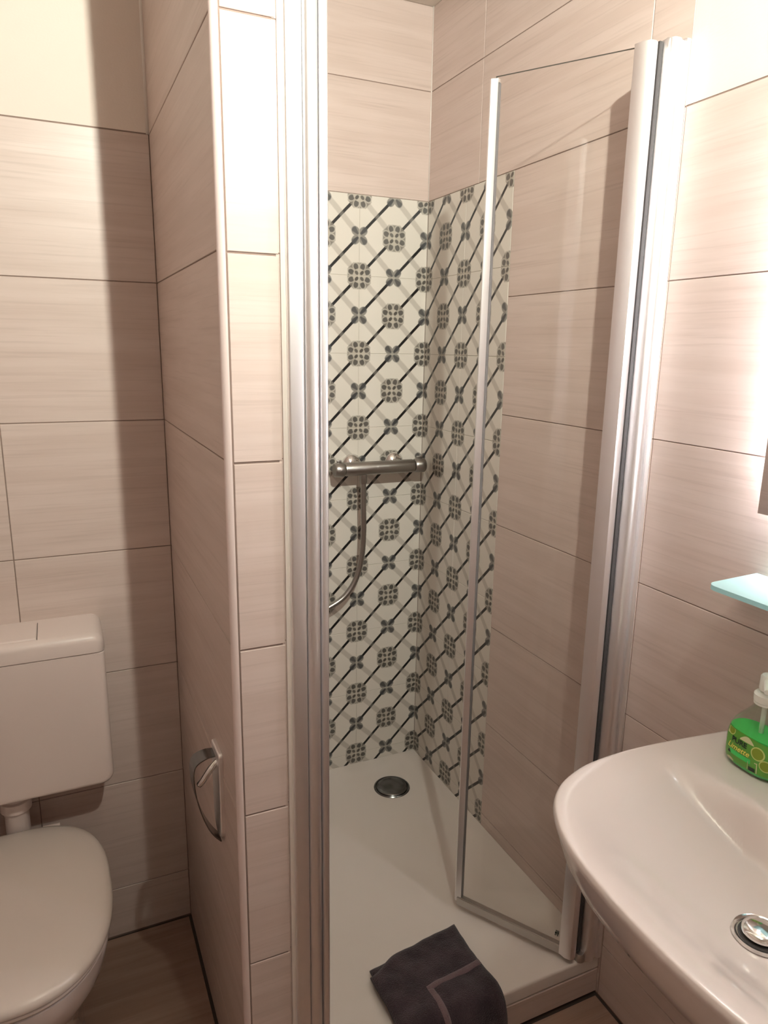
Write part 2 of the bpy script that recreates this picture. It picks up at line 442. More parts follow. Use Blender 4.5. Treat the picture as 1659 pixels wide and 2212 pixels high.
aim = (Vector(LAMP_AIM)-Vector(LAMP_POS)).normalized()
lo.location = Vector((0, 0, lz-ZC))+aim*.034; lo.rotation_euler = aim.to_track_quat('-Z', 'Y').to_euler()

# ================================================================== shower tray
tray = empty('shower_tray', (.70, 1.55, 0)); tag(tray, 'flat white shower tray with a round drain behind the glass door', 'shower tray')
TX0, TX1, TY0, TY1 = XE+.001, XR-.001, 1.0775, YS-.0005
DR = (.915, 1.893)
def tray_z(x, y):
    e = min(x-TX0, TX1-x, y-TY0, TY1-y)
    d = math.hypot(x-DR[0], y-DR[1])
    return ZT - .004*sm(.035, .075, e) - .006*sm(.9, .05, d)
bm = bmesh.new(); NX, NY = 56, 72
gx = [TX0+(TX1-TX0)*i/NX for i in range(NX+1)]; gy = [TY0+.006+(TY1-TY0-.006)*j/NY for j in range(NY+1)]
vg = [[bm.verts.new((x, y, tray_z(x, y))) for x in gx] for y in gy]
for j in range(NY):
    for i in range(NX): bm.faces.new((vg[j][i], vg[j][i+1], vg[j+1][i+1], vg[j+1][i]))
rows = [[bm.verts.new((x, TY0+.006*(1-math.sin(a)), ZT-.006*(1-math.cos(a)))) for x in gx] for a in (PI/6, PI/3, PI/2)]
rows.append([bm.verts.new((x, TY0, ZT-.034)) for x in gx]); rows.append([bm.verts.new((x, TY0+.05, ZT-.034)) for x in gx])
prev = vg[0]
for rw in rows:
    for i in range(NX): bm.faces.new((rw[i], rw[i+1], prev[i+1], prev[i]))
    prev = rw
local(mk('basin_sheet', bm, 'acrylic', None, True, 60), tray)
zd = tray_z(*DR)
bm = bmesh.new(); lathe(bm, [(.060, -.001), (.060, .001), (.057, .004), (.054, .003), (.053, 0.0005), (.001, 0.0005)], (*DR, zd), 48); ring_ = local(mk('drain_ring', bm, 'dark_chrome', None, True, 40), tray)
bm = bmesh.new(); lathe(bm, [(.001, .001), (.050, .001), (.0515, .003), (.050, .005), (.040, .0072), (.02, .0085), (.001, .009)], (*DR, zd), 48); local(mk('drain_cover', bm, 'dark_chrome', None, True, 60), tray)
# tiled step below the tray, in front
step = tag(boxo('trim_2', (XE-.0, XR, TY0+.006, TY0+.05, -.005, ZT-.036), 'grout'), kind='structure')
for u0, u1 in cuts(0, XR-XE, [.16]):
    place_tile(step, 'tile', 'tile', Vector((XE, TY0-.002, 0)), 0, u0, u1, .004, ZT-.037)

# ================================================================== aluminium wall profiles and glass leaf
def arc(cx, cy, r, a0, a1, n=8): return [(cx+r*math.cos(R(a0+(a1-a0)*i/n)), cy+r*math.sin(R(a0+(a1-a0)*i/n))) for i in range(n+1)]
lp = empty('shower_wall_profile', (.35, YP, ZT)); tag(lp, 'tall aluminium shower profile fixed to the end of the tiled partition', 'door profile')
zb, zt = ZT, 2.062
bm = bmesh.new(); prism(bm, [(XE-.0032, YP+.001), (XE-.0032, YP-.003), (XE+.001, YP-.005), (XE+.005, YP-.004), (XE+.005, YP+.03), (XE+.001, YP+.03)], zb, zt); local(mk('silicone_joint', bm, 'silicone', None, False), lp)
bm = bmesh.new(); prism(bm, [(XE+.004, YP+.03)]+arc(XE+.008, YP-.008, .004, 180, 270, 4)+arc(XE+.026, YP-.008, .004, 270, 360, 4)+[(XE+.030, YP+.03)], zb, zt); local(mk('wall_rail', bm, 'alu', None, True, 35), lp)
bm = bmesh.new(); prism(bm, [(XE+.0305, YP+.03)]+arc(XE+.042, YP-.006, .0115, 180, 330, 10)+[(XE+.0525, YP+.03)], zb, zt); local(mk('clamp_rail', bm, 'alu', None, True, 35), lp)
bm = bmesh.new(); prism(bm, [(XE+.052, YP+.004), (XE+.058, YP+.004), (XE+.058, YP+.03), (XE+.052, YP+.03)], zb, zt); local(mk('rubber_seal', bm, 'rubber', None), lp)
bm = bmesh.new(); prism(bm, [(XE+.0575, YP+.032)]+arc(XE+.063, YP+.002, .0055, 180, 270, 5)+arc(XE+.0665, YP+.002, .0055, 270, 360, 5)+[(XE+.072, YP+.032)], zb, zt); local(mk('closing_strip', bm, 'alu', None, True, 35), lp)

HX, HY = 1.004, 1.0975
rp = empty('shower_wall_profile', (XR, HY, ZT)); tag(rp, 'tall rounded aluminium hinge profile on the right wall beside the washbasin', 'door profile')
bm = bmesh.new(); prism(bm, [(XR-.0005, 1.072), (XR-.004, 1.070), (XR-.012, 1.071), (XR-.014, 1.076)]+[(XR-.014, 1.12), (XR-.0005, 1.12)], zb, zt); local(mk('wall_flange', bm, 'alu', None, True, 35), rp)
bm = bmesh.new(); prism(bm, [(XR-.0142, 1.12), (XR-.0142, 1.0765)]+arc(XR-.032, 1.081, .0125, 330, 190, 12)+[(XR-.047, 1.084), (XR-.049, 1.12)], zb, zt-.003); local(mk('clamp_rail', bm, 'alu', None, True, 35), rp)
bm = bmesh.new(); prism(bm, [(XR-.0492, 1.09), (XR-.0492, 1.115), (XR-.057, 1.115), (XR-.057, 1.09)], zb, zt-.006); local(mk('rubber_seal', bm, 'rubber', None), rp)
bm = bmesh.new(); lathe(bm, [(.001, zt-.028), (.010, zt-.028), (.011, zt-.024), (.011, zt-.004), (.009, zt-.001), (.001, zt-.001)], (XR-.036, 1.085, 0), 20); local(mk('hinge_cap', bm, 'alu', None, True, 40), rp)
bm = bmesh.new(); lathe(bm, [(.001, zb+.0), (.012, zb+.0), (.012, zb+.014), (.009, zb+.02), (.001, zb+.02)], (XR-.053, 1.0855, 0), 20); local(mk('pivot_foot', bm, 'alu_grey', None, True, 40), rp)

leaf = empty('shower_door', (HX, HY, ZT)); tag(leaf, 'clear glass shower door leaf with metal rails standing half open', 'shower door')
FX, FY = .848, 1.347
t_ = Vector((FX-HX, FY-HY)); LW = t_.length; t_.normalize(); n_ = Vector((-t_.y, t_.x))   # n_ points to camera side? (sign irrelevant)
def lp2(s, d): q = Vector((HX, HY))+t_*s+n_*d; return (q.x, q.y)
def quad(s0, s1, d0, d1): return [lp2(s0, d0), lp2(s1, d0), lp2(s1, d1), lp2(s0, d1)]
GB, GT = ZT+.03, 2.047
bm = bmesh.new(); prism(bm, quad(.012, LW-.004, -.003, .003), GB, GT); gp = local(mk('glass_pane', bm, 'glass', None), leaf)
gp.data.materials.append(M['glass_edge'])
for f in gp.data.polygons:
    if f.area < .02: f.material_index = 1
bm = bmesh.new(); prism(bm, [lp2(.020, -.008)]+[lp2(.0, -.016), lp2(-.012, -.013), lp2(-.017, -.004), lp2(-.016, .006), lp2(-.01, .013), lp2(.004, .014)]+[lp2(.020, .008)], ZT+.012, GT+.004); local(mk('hinge_rail', bm, 'alu', None, True, 35), leaf)
bm = bmesh.new(); prism(bm, quad(-.002, LW+.002, -.008, .008), ZT+.009, ZT+.033)
bmesh.ops.bevel(bm, geom=bm.edges[:], offset=.002, segments=2, affect='EDGES'); local(mk('bottom_rail', bm, 'alu_grey', None, True, 35), leaf)
bm = bmesh.new(); prism(bm, [lp2(LW-.010, -.004), lp2(LW-.010, .004), lp2(LW-.002, .0055), lp2(LW+.004, .0075), lp2(LW+.008, .004), lp2(LW+.008, -.004), lp2(LW+.004, -.0075), lp2(LW-.002, -.0055)], ZT+.02, GT-.004); local(mk('edge_strip', bm, 'alu', None, True, 30), leaf)
bm = bmesh.new(); prism(bm, quad(LW-.0125, LW-.0102, -.0045, .0045), ZT+.034, GT-.012); local(mk('edge_gasket', bm, 'grey_rubber', None), leaf)
bm = bmesh.new()
for k in range(3):
    prism(bm, quad(.026+k*.003, .028+k*.003, -.0034, -.0030), ZT+.052+(k % 2)*.003, ZT+.062)
    prism(bm, quad(.026+k*.003, .028+k*.003, .0030, .0034), ZT+.052+(k % 2)*.003, ZT+.062)
local(mk('glass_stamp', bm, 'ink', None), leaf)

# ================================================================== shower mixer
mx_ = empty('shower_mixer', (.905, YS, 1.155)); tag(mx_, 'chrome bar shower mixer with hose on the patterned wall', 'shower mixer')
MY, MZ = 2.0, 1.155
bm = bmesh.new(); lathe(bm, [(.001, .785), (.019, .785), (.021, .79), (.021, 1.015), (.019, 1.02), (.001, 1.02)], (0, MY, MZ), 28, 'x'); local(mk('mixer_bar', bm, 'brushed_chrome', None, True, 40), mx_)
for xa, xb in ((.752, .783), (1.022, 1.058)):
    bm = bmesh.new(); lathe(bm, [(.001, xa), (.019, xa), (.022, xa+.004), (.023, xb-.003), (.021, xb), (.001, xb)], (0, MY, MZ), 24, 'x'); k_ = local(mk('control_knob', bm, 'brushed_chrome', None, True, 40), mx_)
    bm = bmesh.new(); box(bm, xa+.008, xb-.008, MY-.004, MY+.004, MZ+.021, MZ+.030, .002); q_ = mk('grip', bm, 'brushed_chrome', None, True, 40); q_.parent = k_
for xa in (.833, .979):
    bm = bmesh.new(); lathe(bm, [(.001, YS-.0005), (.033, YS-.0005), (.033, YS-.003), (.027, YS-.012), (.014, YS-.018), (.013, MY+.01), (.001, MY+.01)], (xa, 0, MZ+.005), 28, 'y'); local(mk('wall_rosette', bm, 'chrome', None, True, 40), mx_)
bm = bmesh.new(); lathe(bm, [(.001, -.048), (.010, -.048), (.012, -.044), (.012, -.018), (.001, -.018)], (.848, MY, MZ), 20); local(mk('hose_outlet', bm, 'brushed_chrome', None, True, 40), mx_)
hp = catmull([(.848, MY, MZ-.04), (.849, MY, 1.03), (.850, MY, .95), (.844, MY, .87), (.825, MY, .80), (.790, MY, .75), (.745, MY, .722), (.69, MY, .705), (.63, MY, .72), (.575, MY, .79), (.545, MY+.01, .95), (.53, MY+.015, 1.2), (.525, MY-.01, 1.5), (.525, MY-.026, 1.595)], 14)
bm = bmesh.new(); tube(bm, hp, [.0088+(.0004 if i % 2 else -.0002) for i in range(len(hp))], 12); local(mk('hose', bm, 'brushed_chrome', None, True), mx_)
hs = empty('hand_shower', (.525, YS, 1.65)); tag(hs, 'chrome hand shower on a wall bracket above the mixer', 'hand shower')
bm = bmesh.new(); box(bm, .508, .542, MY-.05, YS-.0005, 1.625, 1.66, .006); local(mk('bracket', bm, 'chrome', None, True, 40), hs)
bm = bmesh.new(); tube(bm, [(.525, MY-.028, 1.60), (.525, MY-.035, 1.68), (.525, MY-.05, 1.78), (.525, MY-.07, 1.83)], [.010, .012, .012, .014]); local(mk('handle', bm, 'chrome', None, True), hs)
bm = bmesh.new(); lathe(bm, [(.001, .02), (.02, .02), (.045, .004), (.045, -.006), (.001, -.006)], (0, 0, 0), 28)
for v in bm.verts: v.co = Matrix.Rotation(R(50), 3, 'X') @ v.co + Vector((.525, MY-.085, 1.84))
local(mk('spray_head', bm, 'chrome', None, True, 40), hs)

# ================================================================== toilet
TXC = -.157
def egg(hw, yb, yf, pb=2.8, n=64, ym=None):
    """plan outline: squarish at the back (yb, far), round at the front (yf, near)"""
    ym = ym if ym is not None else yb-.245*(yb-yf)/.5; pts = []
    for i in range(n):
        a = 2*PI*i/n; c, s = math.cos(a), math.sin(a)
        if s >= 0:
            x = math.copysign(abs(c)**(2/pb), c)*hw; y = ym+(yb-ym)*abs(s)**(2/pb)
        else:
            x = math.copysign(abs(c)**(2/2.4), c)*hw; y = ym-(ym-yf)*abs(s)**(2/2.4)
        pts.append((TXC+x, y))
    return pts
def egg_ring(z, k, hw, yb, yf, d=0): return [(x, y, z) for x, y in egg(hw-k, yb-k, yf+k)]
wc = empty('toilet', (TXC, 1.38, 0)); tag(wc, 'white ceramic toilet with closed lid below the wall cistern', 'toilet')
bm = bmesh.new(); rings = []
for z, hw, yb, yf in ((0, .105, 1.64, 1.30), (.02, .103, 1.64, 1.295), (.10, .098, 1.63, 1.30), (.18, .112, 1.62, 1.275), (.26, .145, 1.62, 1.22), (.33, .168, 1.625, 1.165), (.375, .176, 1.63, 1.145), (.395, .177, 1.63, 1.142), (.400, .170, 1.62, 1.15)):
    rings.append([(x, y, z) for x, y in egg(hw, yb, yf)])
loft(bm, rings); local(mk('bowl', bm, 'ceramic', None, True, 60), wc)
bm = bmesh.new(); A = (.181, 1.615, 1.132)
loft(bm, [egg_ring(z, k, *A) for z, k in ((.402, .012), (.403, .006), (.409, .003), (.413, .005), (.414, .01))]); local(mk('seat', bm, 'seat', None, True, 60), wc)
bm = bmesh.new(); A = (.184, 1.628, 1.129)
loft(bm, [egg_ring(z, k, *A) for z, k in ((.4155, .008), (.417, .003), (.422, 0), (.430, .0005), (.436, .005), (.4395, .014), (.4415, .035), (.4425, .08), (.443, .14))]); local(mk('lid', bm, 'seat', None, True, 60), wc)
for sx in (-.07, .07):
    bm = bmesh.new(); lathe(bm, [(.001, sx-.018), (.010, sx-.018), (.010, sx+.018), (.001, sx+.018)], (TXC, 1.632, .418), 16, 'x'); local(mk('hinge', bm, 'plastic', None, True, 40), wc)
bm = bmesh.new(); tube(bm, [(TXC, 1.665, .535), (TXC, 1.665, .47), (TXC, 1.665, .40), (TXC, 1.663, .36)], .026, 18); pipe = mk('flush_pipe', bm, 'plastic', None, True)
bm = bmesh.new(); lathe(bm, [(.027, .47), (.033, .472), (.033, .495), (.027, .497)], (TXC, 1.665, 0), 24); cuff = mk('pipe_cuff', bm, 'plastic', None, True, 40)
cis = empty('toilet_cistern', (TXC, YB, .53)); tag(cis, 'white plastic wall cistern hanging above the toilet', 'cistern')
local(pipe, cis); cuff.parent = pipe
CX0, CX1, CYF = TXC-.212, TXC+.212, 1.582
def rrect(x0, x1, z0, z1, rt, rb, n=7):
    pts = []
    for cx, cz, a0, r in ((x1-rb, z0+rb, 270, rb), (x1-rt, z1-rt, 0, rt), (x0+rt, z1-rt, 90, rt), (x0+rb, z0+rb, 180, rb)):
        for i in range(n+1): a = R(a0+90*i/n); pts.append((cx+r*math.cos(a), cz+r*math.sin(a)))
    return pts
def slab(bm, x0, x1, z0, z1, rt, rb, yb, yf, e=.010, kb=1., kt=1.):
    rings = []
    for y, k in ((yb, 0), (yf+e, 0), (yf+e*.5, e*.14), (yf+e*.14, e*.5), (yf, e)):
        rings.append([(x, y, z) for x, z in rrect(x0+k, x1-k, z0+k*kb, z1-k*kt, max(.001, rt-k*.5), max(.001, rb-k*.5))])
    loft(bm, rings)
bm = bmesh.new(); slab(bm, CX0, CX1, .533, .856, .002, .026, YB-.0005, CYF, .010, 1., .1); local(mk('tank', bm, 'plastic', None, True, 50), cis)
bm = bmesh.new(); slab(bm, CX0-.001, CX1+.001, .8575, .901, .024, .002, YB-.0005, CYF-.001, .018, .03); local(mk('tank_lid', bm, 'plastic', None, True, 50), cis)
bm = bmesh.new(); slab(bm, TXC-.079, TXC+.079, .897, .9035, .002, .002, YB-.03, CYF+.016, .004); fbn = local(mk('flush_button', bm, 'plastic', None, True, 50), cis)
for sx in (-.0805, .0805):
    bm = bmesh.new(); box(bm, TXC+sx-.0006, TXC+sx+.0006, CYF+.014, YB-.02, .8995, .9018); local(mk('button_gap', bm, 'dark_grout', None), cis)  # solid dark strips paint the shade in the gaps beside the button

# ================================================================== toilet paper holder
tp = empty('toilet_paper_holder', (XP, 1.21, .76)); tag(tp, 'small chrome toilet paper holder on the side of the partition', 'paper holder')
cv = catmull([(XP-.001, 0, .772), (XP-.025, 0, .772), (XP-.047, 0, .758), (XP-.0485, 0, .715), (XP-.040, 0, .668), (XP-.028, 0, .630), (XP-.016, 0, .606), (XP-.003, 0, .588)], 6)
bm = bmesh.new(); rings = []
for i, p in enumerate(cv):
    d = (cv[min(i+1, len(cv)-1)]-cv[max(i-1, 0)]).normalized(); nn_ = Vector((d.z, 0, -d.x))*.0011
    wv = .014+.008*math.sin(PI*i/(len(cv)-1)); a = p+nn_; b_ = p-nn_
    rings.append([(a.x, 1.225-wv, a.z), (a.x, 1.225+wv, a.z), (b_.x, 1.225+wv, b_.z), (b_.x, 1.225-wv, b_.z)])
loft(bm, rings); local(mk('curved_cover', bm, 'dark_chrome', None, True, 40), tp)  # dark metal colour stands in for the dark floor reflected in chrome
bm = bmesh.new(); slab(bm, -.034, .034, .605, .79, .008, .030, 0, -.008, .003)
for v in bm.verts: v.co = Vector((XP+v.co.y, 1.215+v.co.x, v.co.z))
local(mk('wall_plate', bm, 'alu', None, True, 40), tp)
bm = bmesh.new(); tube(bm, catmull([(XP-.005, 1.205, .765), (XP-.02, 1.20, .755), (XP-.034, 1.20, .735), (XP-.04, 1.205, .725)], 5), .006, 10); local(mk('roll_arm', bm, 'chrome', None, True), tp)

# ================================================================== washbasin
YC = .505
half = [(XR-.001, .820), (1.03, .8265), (.96, .835), (.90, .8405), (.848, .842), (.79, .8385), (.745, .830), (.692, .808), (.652, .774), (.620, .722), (.602, .668), (.592, .60), (.588, .55), (.587, YC)]
oh = [p.to_2d() for p in catmull([(x, y, 0) for x, y in half], 5)]
outline = [(p.x, p.y) for p in oh] + [(p.x, 2*YC-p.y) for p in reversed(oh[:-1])]
wb = empty('washbasin', (XR, YC, .66)); tag(wb, 'white ceramic washbasin with rounded front on the right wall', 'washbasin')
ZB = .842; DB = (.795, .512)
def ledge(y): return .944 - .022*((y-YC)/.27)**2
def bas_z(x, y, e):
    dl = ledge(y)-x
    side = sm(0.02, .95, e)
    z = .078*(1-(1-side)**1.5)
    wall = sm(-.002, .042, dl)
    if dl < -.004: return ZB
    lip = sm(.30, .335, abs(y-YC))                   # ledge melts into the rim at both ends
    zz = ZB - z*wall
    return zz
bm = bmesh.new()
ss = [0, .004, .010, .018, .03, .05]+[.05+.95*((i+1)/64)**1.0 for i in range(64)][:-1]
rings = []
for e in ss:
    ring = []
    for x, y in outline:
        px, py = x+(DB[0]-x)*e, y+(DB[1]-y)*e
        rim = -.009*(1-min(1, e/.018))**2
        ring.append((px, py, bas_z(px, py, e)+rim))
    rings.append(ring)
def und(kx, ky, z): return [(XR-.001-(XR-.001-x)*kx, YC+(y-YC)*ky, z) for x, y in outline]
low = [und(.996, .998, ZB-.016), und(.990, .993, ZB-.026), und(.972, .976, ZB-.055), und(.935, .94, ZB-.09), und(.87, .875, ZB-.125), und(.77, .78, ZB-.155), und(.60, .62, ZB-.178), und(.38, .40, ZB-.19), und(.2, .2, ZB-.194)]
allr = list(reversed(low))+rings
vr = loft(bm, allr, True, True)
bm.faces.ensure_lookup_table()
local(mk('basin', bm, 'ceramic', None, True, 70), wb)
zp = ZB-.078
bm = bmesh.new(); lathe(bm, [(.036, .002), (.034, .006), (.030, .004), (.026, -.012)], (*DB, zp), 36); local(mk('drain_ring', bm, 'chrome', None, True, 50), wb)
bm = bmesh.new(); lathe(bm, [(.001, -.002), (.0275, -.002), (.0275, .0025)], (*DB, zp), 32); local(mk('drain_hole', bm, 'rubber', None, False), wb)  # solid dark disc paints the shade inside the drain opening
bm = bmesh.new(); lathe(bm, [(.001, .004), (.021, .004), (.024, .008), (.023, .012), (.016, .0155), (.001, .017)], (*DB, zp), 36); local(mk('pop_up_plug', bm, 'chrome', None, True, 50), wb)
# tap, just outside the picture
fa_ = empty('basin_tap', (1.0, YC, ZB)); tag(fa_, 'chrome single-lever tap on the back ledge of the washbasin', 'tap')
bm = bmesh.new(); lathe(bm, [(.001, 0), (.026, 0), (.026, .004), (.022, .008), (.021, .09), (.018, .10), (.001, .102)], (1.0, YC, ZB), 28); local(mk('tap_body', bm, 'chrome', None, True, 40), fa_)
bm = bmesh.new(); tube(bm, [(1.0, YC, ZB+.055), (.96, YC, ZB+.068), (.91, YC, ZB+.072), (.895, YC, ZB+.066), (.893, YC, ZB+.05)], [.015, .013, .012, .012, .012], 14); local(mk('spout', bm, 'chrome', None, True), fa_)
bm = bmesh.new(); box(bm, .93, 1.018, YC-.012, YC+.012, ZB+.104, ZB+.116, .005, 3); local(mk('lever', bm, 'chrome', None, True, 40), fa_)

# ================================================================== soap bottle
BX, BY, BZ = 1.018, .708, ZB+.0005
sb = empty('soap_bottle', (BX, BY, BZ)); tag(sb, 'green pump bottle of hand soap on the back ledge of the washbasin', 'soap bottle')
HWY, HWX = .054, .033
bprof = [(.0, .70), (.002, .84), (.008, .94), (.018, .99), (.034, 1.0), (.052, .985), (.066, .93), (.078, .82), (.090, .66), (.100, .49), (.108, .37), (.114, .30), (.119, .28)]
def brad(h):
    for (h0, r0), (h1, r1) in zip(bprof, bprof[1:]):
        if h0 <= h <= h1: return r0+(r1-r0)*(h-h0)/(h1-h0)
    return bprof[-1][1]
def bring(h, k, n=44):
    p = 2.5 if h < .085 else 2.0+(.119-h)/.034*.5; out = []
    neck = sm(.080, .119, h)
    hx = HWX*(1-neck)+HWY*neck
    for i in range(n):
        a = 2*PI*i/n; c, s = math.cos(a), math.sin(a)
        out.append((BX+math.copysign(abs(c)**(2/p), c)*(hx*brad(h)-k), BY+math.copysign(abs(s)**(2/p), s)*(HWY*brad(h)-k), BZ+h))
    return out
def bsurf(s, h, k=.0006):                            # point on the front (-X) face; s = offset along the wall
    rx, ry = HWX*brad(h), HWY*brad(h); p = 2.5
    c = max(0, 1-abs(s/ry)**p)**(1/p)
    return Vector((BX-rx*c-k, BY+s, BZ+h))
bm = bmesh.new(); loft(bm, [bring(h, 0) for h in (0, .002, .008, .018, .034, .052, .066, .078, .084, .090, .095, .100, .108, .114, .119)]); local(mk('bottle_body', bm, 'clear_plastic', None, True, 60), sb)
bm = bmesh.new(); loft(bm, [bring(h, .0012) for h in (.0012, .004, .008, .018, .034, .052, .060, .066)]); local(mk('liquid_soap', bm, 'soap', None, True, 60), sb)
bm = bmesh.new(); tube(bm, [(BX, BY, BZ+.058), (BX, BY, BZ+.13)], .004, 10); local(mk('dip_tube', bm, 'white_plastic', None, True), sb)
bm = bmesh.new(); lathe(bm, [(.0145, .118), (.0172, .1185), (.0175, .122), (.0165, .1225), (.0165, .124), (.018, .1245), (.0185, .135), (.015, .139), (.008, .140), (.007, .150)], (BX, BY, BZ), 28); col_ = local(mk('pump_collar', bm, 'white_plastic', None, True, 40), sb)
bm = bmesh.new(); lathe(bm, [(.001, .142), (.0115, .142), (.0125, .146), (.012, .166), (.010, .169), (.001, .170)], (BX, BY, BZ), 24)
tube(bm, [(BX, BY, BZ+.159), (BX-.018, BY-.012, BZ+.160), (BX-.034, BY-.024, BZ+.156)], [.0075, .006, .0045], 12); local(mk('pump_head', bm, 'white_plastic', None, True, 40), sb)
# printed label, bent round the front of the bottle
def patch(name, pts, m, k):
    bm = bmesh.new(); bm.faces.new([bm.verts.new(bsurf(s, h, k)) for s, h in pts]); return local(mk(name, bm, m, None), sb)
def sheet(name, s0, s1, h0, h1, m, k, top=None, n=16, nh=8):
    bm = bmesh.new(); g = []
    for j in range(nh+1):
        row = []
        for i in range(n+1):
            s = s0+(s1-s0)*i/n; tt = top(i/n) if top else h1
            row.append(bm.verts.new(bsurf(s, h0+(tt-h0)*j/nh, k)))
        g.append(row)
    for j in range(nh):
        for i in range(n): bm.faces.new((g[j][i], g[j][i+1], g[j+1][i+1], g[j+1][i]))
    return local(mk(name, bm, m, None, True), sb)
LS = .0425                                            # half width of the label, +s is to the left in view
sheet('label_print', LS, -LS, .010, .07, 'label_green', .0005, top=lambda t: .066+.002*math.sin(PI*t)-.003*t)
sheet('label_petal', .0405, .032, .054, .065, 'label_pale', .0008, top=lambda t: .056+.009*math.sin(PI*t))
sheet('label_petal', .012, -.014, .0555, .066, 'label_pale', .0008, top=lambda t: .0555+.0095*math.sin(PI*t*.9+.2))
sheet('label_petal', .036, .020, .010, .014, 'label_pale', .0008, top=lambda t: .012+.003*math.sin(PI*t))
sheet('label_field', .030, -.012, .0225, .0305, 'soap', .0008)
sheet('label_leaf', .034, .027, .022, .028, 'ink', .0008, top=lambda t: .023+.005*math.sin(PI*t))
for sc_, hc_, rr_ in ((.031, .0620, .0080), (-.022, .046, .0115), (-.036, .030, .010)):
    for nm, mm, r0, kk in (('lime_rind', 'lime_rind', rr_, .0010), ('lime_slice', 'lime', rr_*.82, .0013)):
        patch(nm, [(sc_+r0*math.cos(2*PI*i/20), min(.0655, hc_+r0*math.sin(2*PI*i/20))) for i in range(20)], mm, kk)
def text(name, body, size, s0, h0, m, shear=0, k=.0016, slope=0, sxx=1., bold=0):
    cu_ = bpy.data.curves.new(name, 'FONT'); cu_.body = body; cu_.size = size; cu_.shear = shear; cu_.resolution_u = 3; cu_.offset = bold
    to = bpy.data.objects.new('tmp', cu_); C.objects.link(to)
    dg = bpy.context.evaluated_depsgraph_get(); me = bpy.data.meshes.new_from_object(to.evaluated_get(dg))
    bpy.data.objects.remove(to); bpy.data.curves.remove(cu_)
    me.name = name
    for v in me.vertices:
        x, y = v.co.x*sxx, v.co.y; v.co = bsurf(s0-x, h0+y+slope*x, k)
    me.materials.clear()
    return local(ob(name, me, m), sb)
text('label_lettering', 'PURE', .0125, .0275, .0455, 'ink', 0, sxx=1.05, bold=.0003)
text('label_lettering', 'FRUIT', .0048, .024, .0425, 'ink_pale', 0, sxx=1.3) if False else None
text('label_script', 'Limette', .0140, .0350, .0330, 'ink_yellow', .35, bold=.0002)
bm = bmesh.new()
def bar_on(bm, s0, s1, h0, h1, k=.0012): bm.faces.new([bm.verts.new(bsurf(s, h, k)) for s, h in ((s0, h0), (s1, h0), (s1, h1), (s0, h1))])
bar_on(bm, -.010, -.021, .0115, .0185); local(mk('label_block', bm, 'ink', None), sb)
for (a, b_, c_, d_) in ((-.0225, -.0240, .011, .030), (-.0075, -.0085, .012, .026), (-.019, -.0235, .028, .0295)):
    bm = bmesh.new(); bar_on(bm, a, b_, c_, d_); local(mk('label_stroke', bm, 'label_pale', None), sb)

# ================================================================== glass shelf and mirror
sh = empty('glass_shelf', (XR, .50, 1.147)); tag(sh, 'frosted glass shelf on the wall between mirror and washbasin', 'shelf')
SX0, SY0, SY1 = .952, .21, .802
poly = [(XR-.001, SY0), (XR-.001, SY1)] + arc(SX0+.02, SY1-.006-.02, .02, 90, 180, 6) + arc(SX0+.02, SY0+.02, .02, 180, 270, 6)
bm = bmesh.new(); prism(bm, poly, 1.141, 1.149); local(mk('shelf_pane', bm, 'frosted', None, True, 30), sh)
for y in (.32, .69):
    bm = bmesh.new(); lathe(bm, [(.001, XR), (.014, XR), (.014, XR-.012), (.006, XR-.014), (.006, XR-.04), (.001, XR-.04)], (0, y, 1.1345), 18, 'x'); local(mk('shelf_bracket', bm, 'chrome', None, True, 40), sh)
mi = empty('mirror', (XR, .50, 1.26)); tag(mi, 'backlit wall mirror with glowing edge above the glass shelf', 'mirror')
Y0, Y1, Z0, Z1 = .21, .787, 1.262, 1.94
local(boxo('mirror_back', (XR-.034, XR-.004, Y0+.035, Y1-.035, Z0+.035, Z1-.035), 'mirror_body', None), mi)
local(boxo('mirror_pane', (XR-.040, XR-.034, Y0, Y1, Z0, Z1), 'mirror', None), mi)
local(boxo('mirror_rim', (XR-.0339, XR-.028, Y0+.001, Y1-.001, Z0+.001, Z1-.001), 'mirror_body', None), mi)
for d in ((XR-.027, XR-.008, Y1-.034, Y1-.024, Z0+.03, Z1-.03), (XR-.027, XR-.008, Y0+.024, Y0+.034, Z0+.03, Z1-.03), (XR-.027, XR-.008, Y0+.04, Y1-.04, Z0+.024, Z0+.034), (XR-.027, XR-.008, Y0+.04, Y1-.04, Z1-.034, Z1-.024)):
    local(boxo('led_strip', d, 'halo', None), mi)
for ya, yb in ((Y0+.03, Y0+.06), (Y1-.06, Y1-.03)):
    local(boxo('light_band', (XR-.0412, XR-.0401, ya, yb, Z0+.05, Z1-.05), 'led', None), mi)

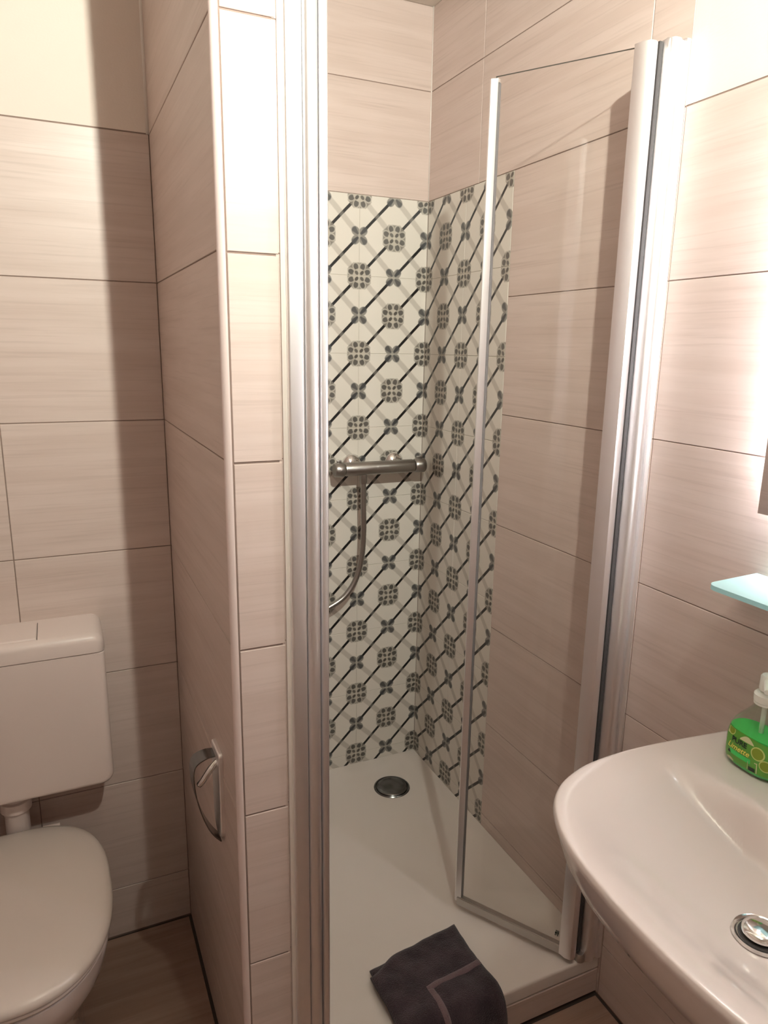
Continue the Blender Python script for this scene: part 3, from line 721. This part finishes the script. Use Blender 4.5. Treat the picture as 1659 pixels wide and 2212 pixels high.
# ================================================================== towel folded over the front edge of the tray
tw = empty('towel', (.68, 1.12, ZT)); tag(tw, 'dark charcoal towel folded over the front edge of the shower tray', 'towel')
TWW, TL = .245, .345
def tow(sx, l, lift):
    """sx 0..1 across, l metres from the back edge; lies on the tray, then drops over its edge"""
    edge_y = 1.071-lift
    ang = .115
    back = Vector((.556, 1.252)); dirx = Vector((math.cos(ang), math.sin(ang))); diry = Vector((-.02, -1.0)).normalized()
    p = back+dirx*(sx*TWW)+diry*l
    run = (back+dirx*(sx*TWW)).y - edge_y            # metres until the edge
    rad = .022+lift
    wob = .004*noise.noise(Vector((sx*3.1, l*14, lift*9)))+.0025*noise.noise(Vector((sx*9, l*40, 3)))
    if l <= run-rad: z = ZT+.0035+lift+wob; y = p.y
    else:
        a = (l-(run-rad))/rad; y0 = edge_y+rad
        if a < PI/2:
            y = y0-rad*math.sin(a); z = ZT+.0035+lift-rad*(1-math.cos(a))+wob*.5
        else:
            y = edge_y-.000-abs(wob)*.6; z = ZT+.0035+lift-rad-(l-(run-rad)-rad*PI/2)
    bulge = .010*sm(.08, .2, l)*sx
    return Vector((p.x+bulge, y-.010*sm(run, run+.05, l), z))
def sheet_mesh(f, nu, nv, th):
    bm = bmesh.new(); top = []; bot = []
    P_ = [[f(i/nu, j/nv) for i in range(nu+1)] for j in range(nv+1)]
    for j in range(nv+1):
        rt, rb = [], []
        for i in range(nu+1):
            du = P_[j][min(i+1, nu)]-P_[j][max(i-1, 0)]; dv = P_[min(j+1, nv)][i]-P_[max(j-1, 0)][i]
            n = du.cross(dv).normalized()
            if n.z < -.2 or (abs(n.z) <= .2 and n.y > 0): n = -n
            e = min(i, nu-i, j, nv-j); hh = th*(.45 if e == 0 else .8 if e == 1 else 1)
            rt.append(bm.verts.new(P_[j][i]+n*hh)); rb.append(bm.verts.new(P_[j][i]))
        top.append(rt); bot.append(rb)
    for j in range(nv):
        for i in range(nu):
            bm.faces.new((top[j][i], top[j][i+1], top[j+1][i+1], top[j+1][i])); bm.faces.new((bot[j][i], bot[j+1][i], bot[j+1][i+1], bot[j][i+1]))
    for j in range(nv):
        bm.faces.new((top[j][0], top[j+1][0], bot[j+1][0], bot[j][0])); bm.faces.new((top[j][nu], bot[j][nu], bot[j+1][nu], top[j+1][nu]))
    for i in range(nu):
        bm.faces.new((top[0][i], bot[0][i], bot[0][i+1], top[0][i+1])); bm.faces.new((top[nv][i], top[nv][i+1], bot[nv][i+1], bot[nv][i]))
    return bm
local(mk('lower_fold', sheet_mesh(lambda u, v: tow(u*.985, .004+v*(TL-.02), 0), 36, 56, .0095), 'towel', None, True), tw)
upf = lambda u, v: tow(-.035+u*1.03+.02*sm(0, .3, v)*(1-u), -.0+v*TL+.028*sm(.35, 0, u)*(1-v), .0105)
local(mk('upper_fold', sheet_mesh(upf, 40, 60, .010), 'towel', None, True), tw)
def off(u, v):
    p = upf(u, v); a = upf(u+.01, v)-p; b_ = upf(u, v+.01)-p; n = a.cross(b_).normalized()
    if n.z < -.2 or (abs(n.z) <= .2 and n.y > 0): n = -n
    return p+n*.0092
local(mk('woven_band', sheet_mesh(lambda u, v: off(.40+.585*u, .335+.040*v), 24, 3, .0022), 'towel_band', None, True), tw)
local(mk('woven_band', sheet_mesh(lambda u, v: off(.40+.055*u, .36+.60*v), 3, 36, .0022), 'towel_band', None, True), tw)
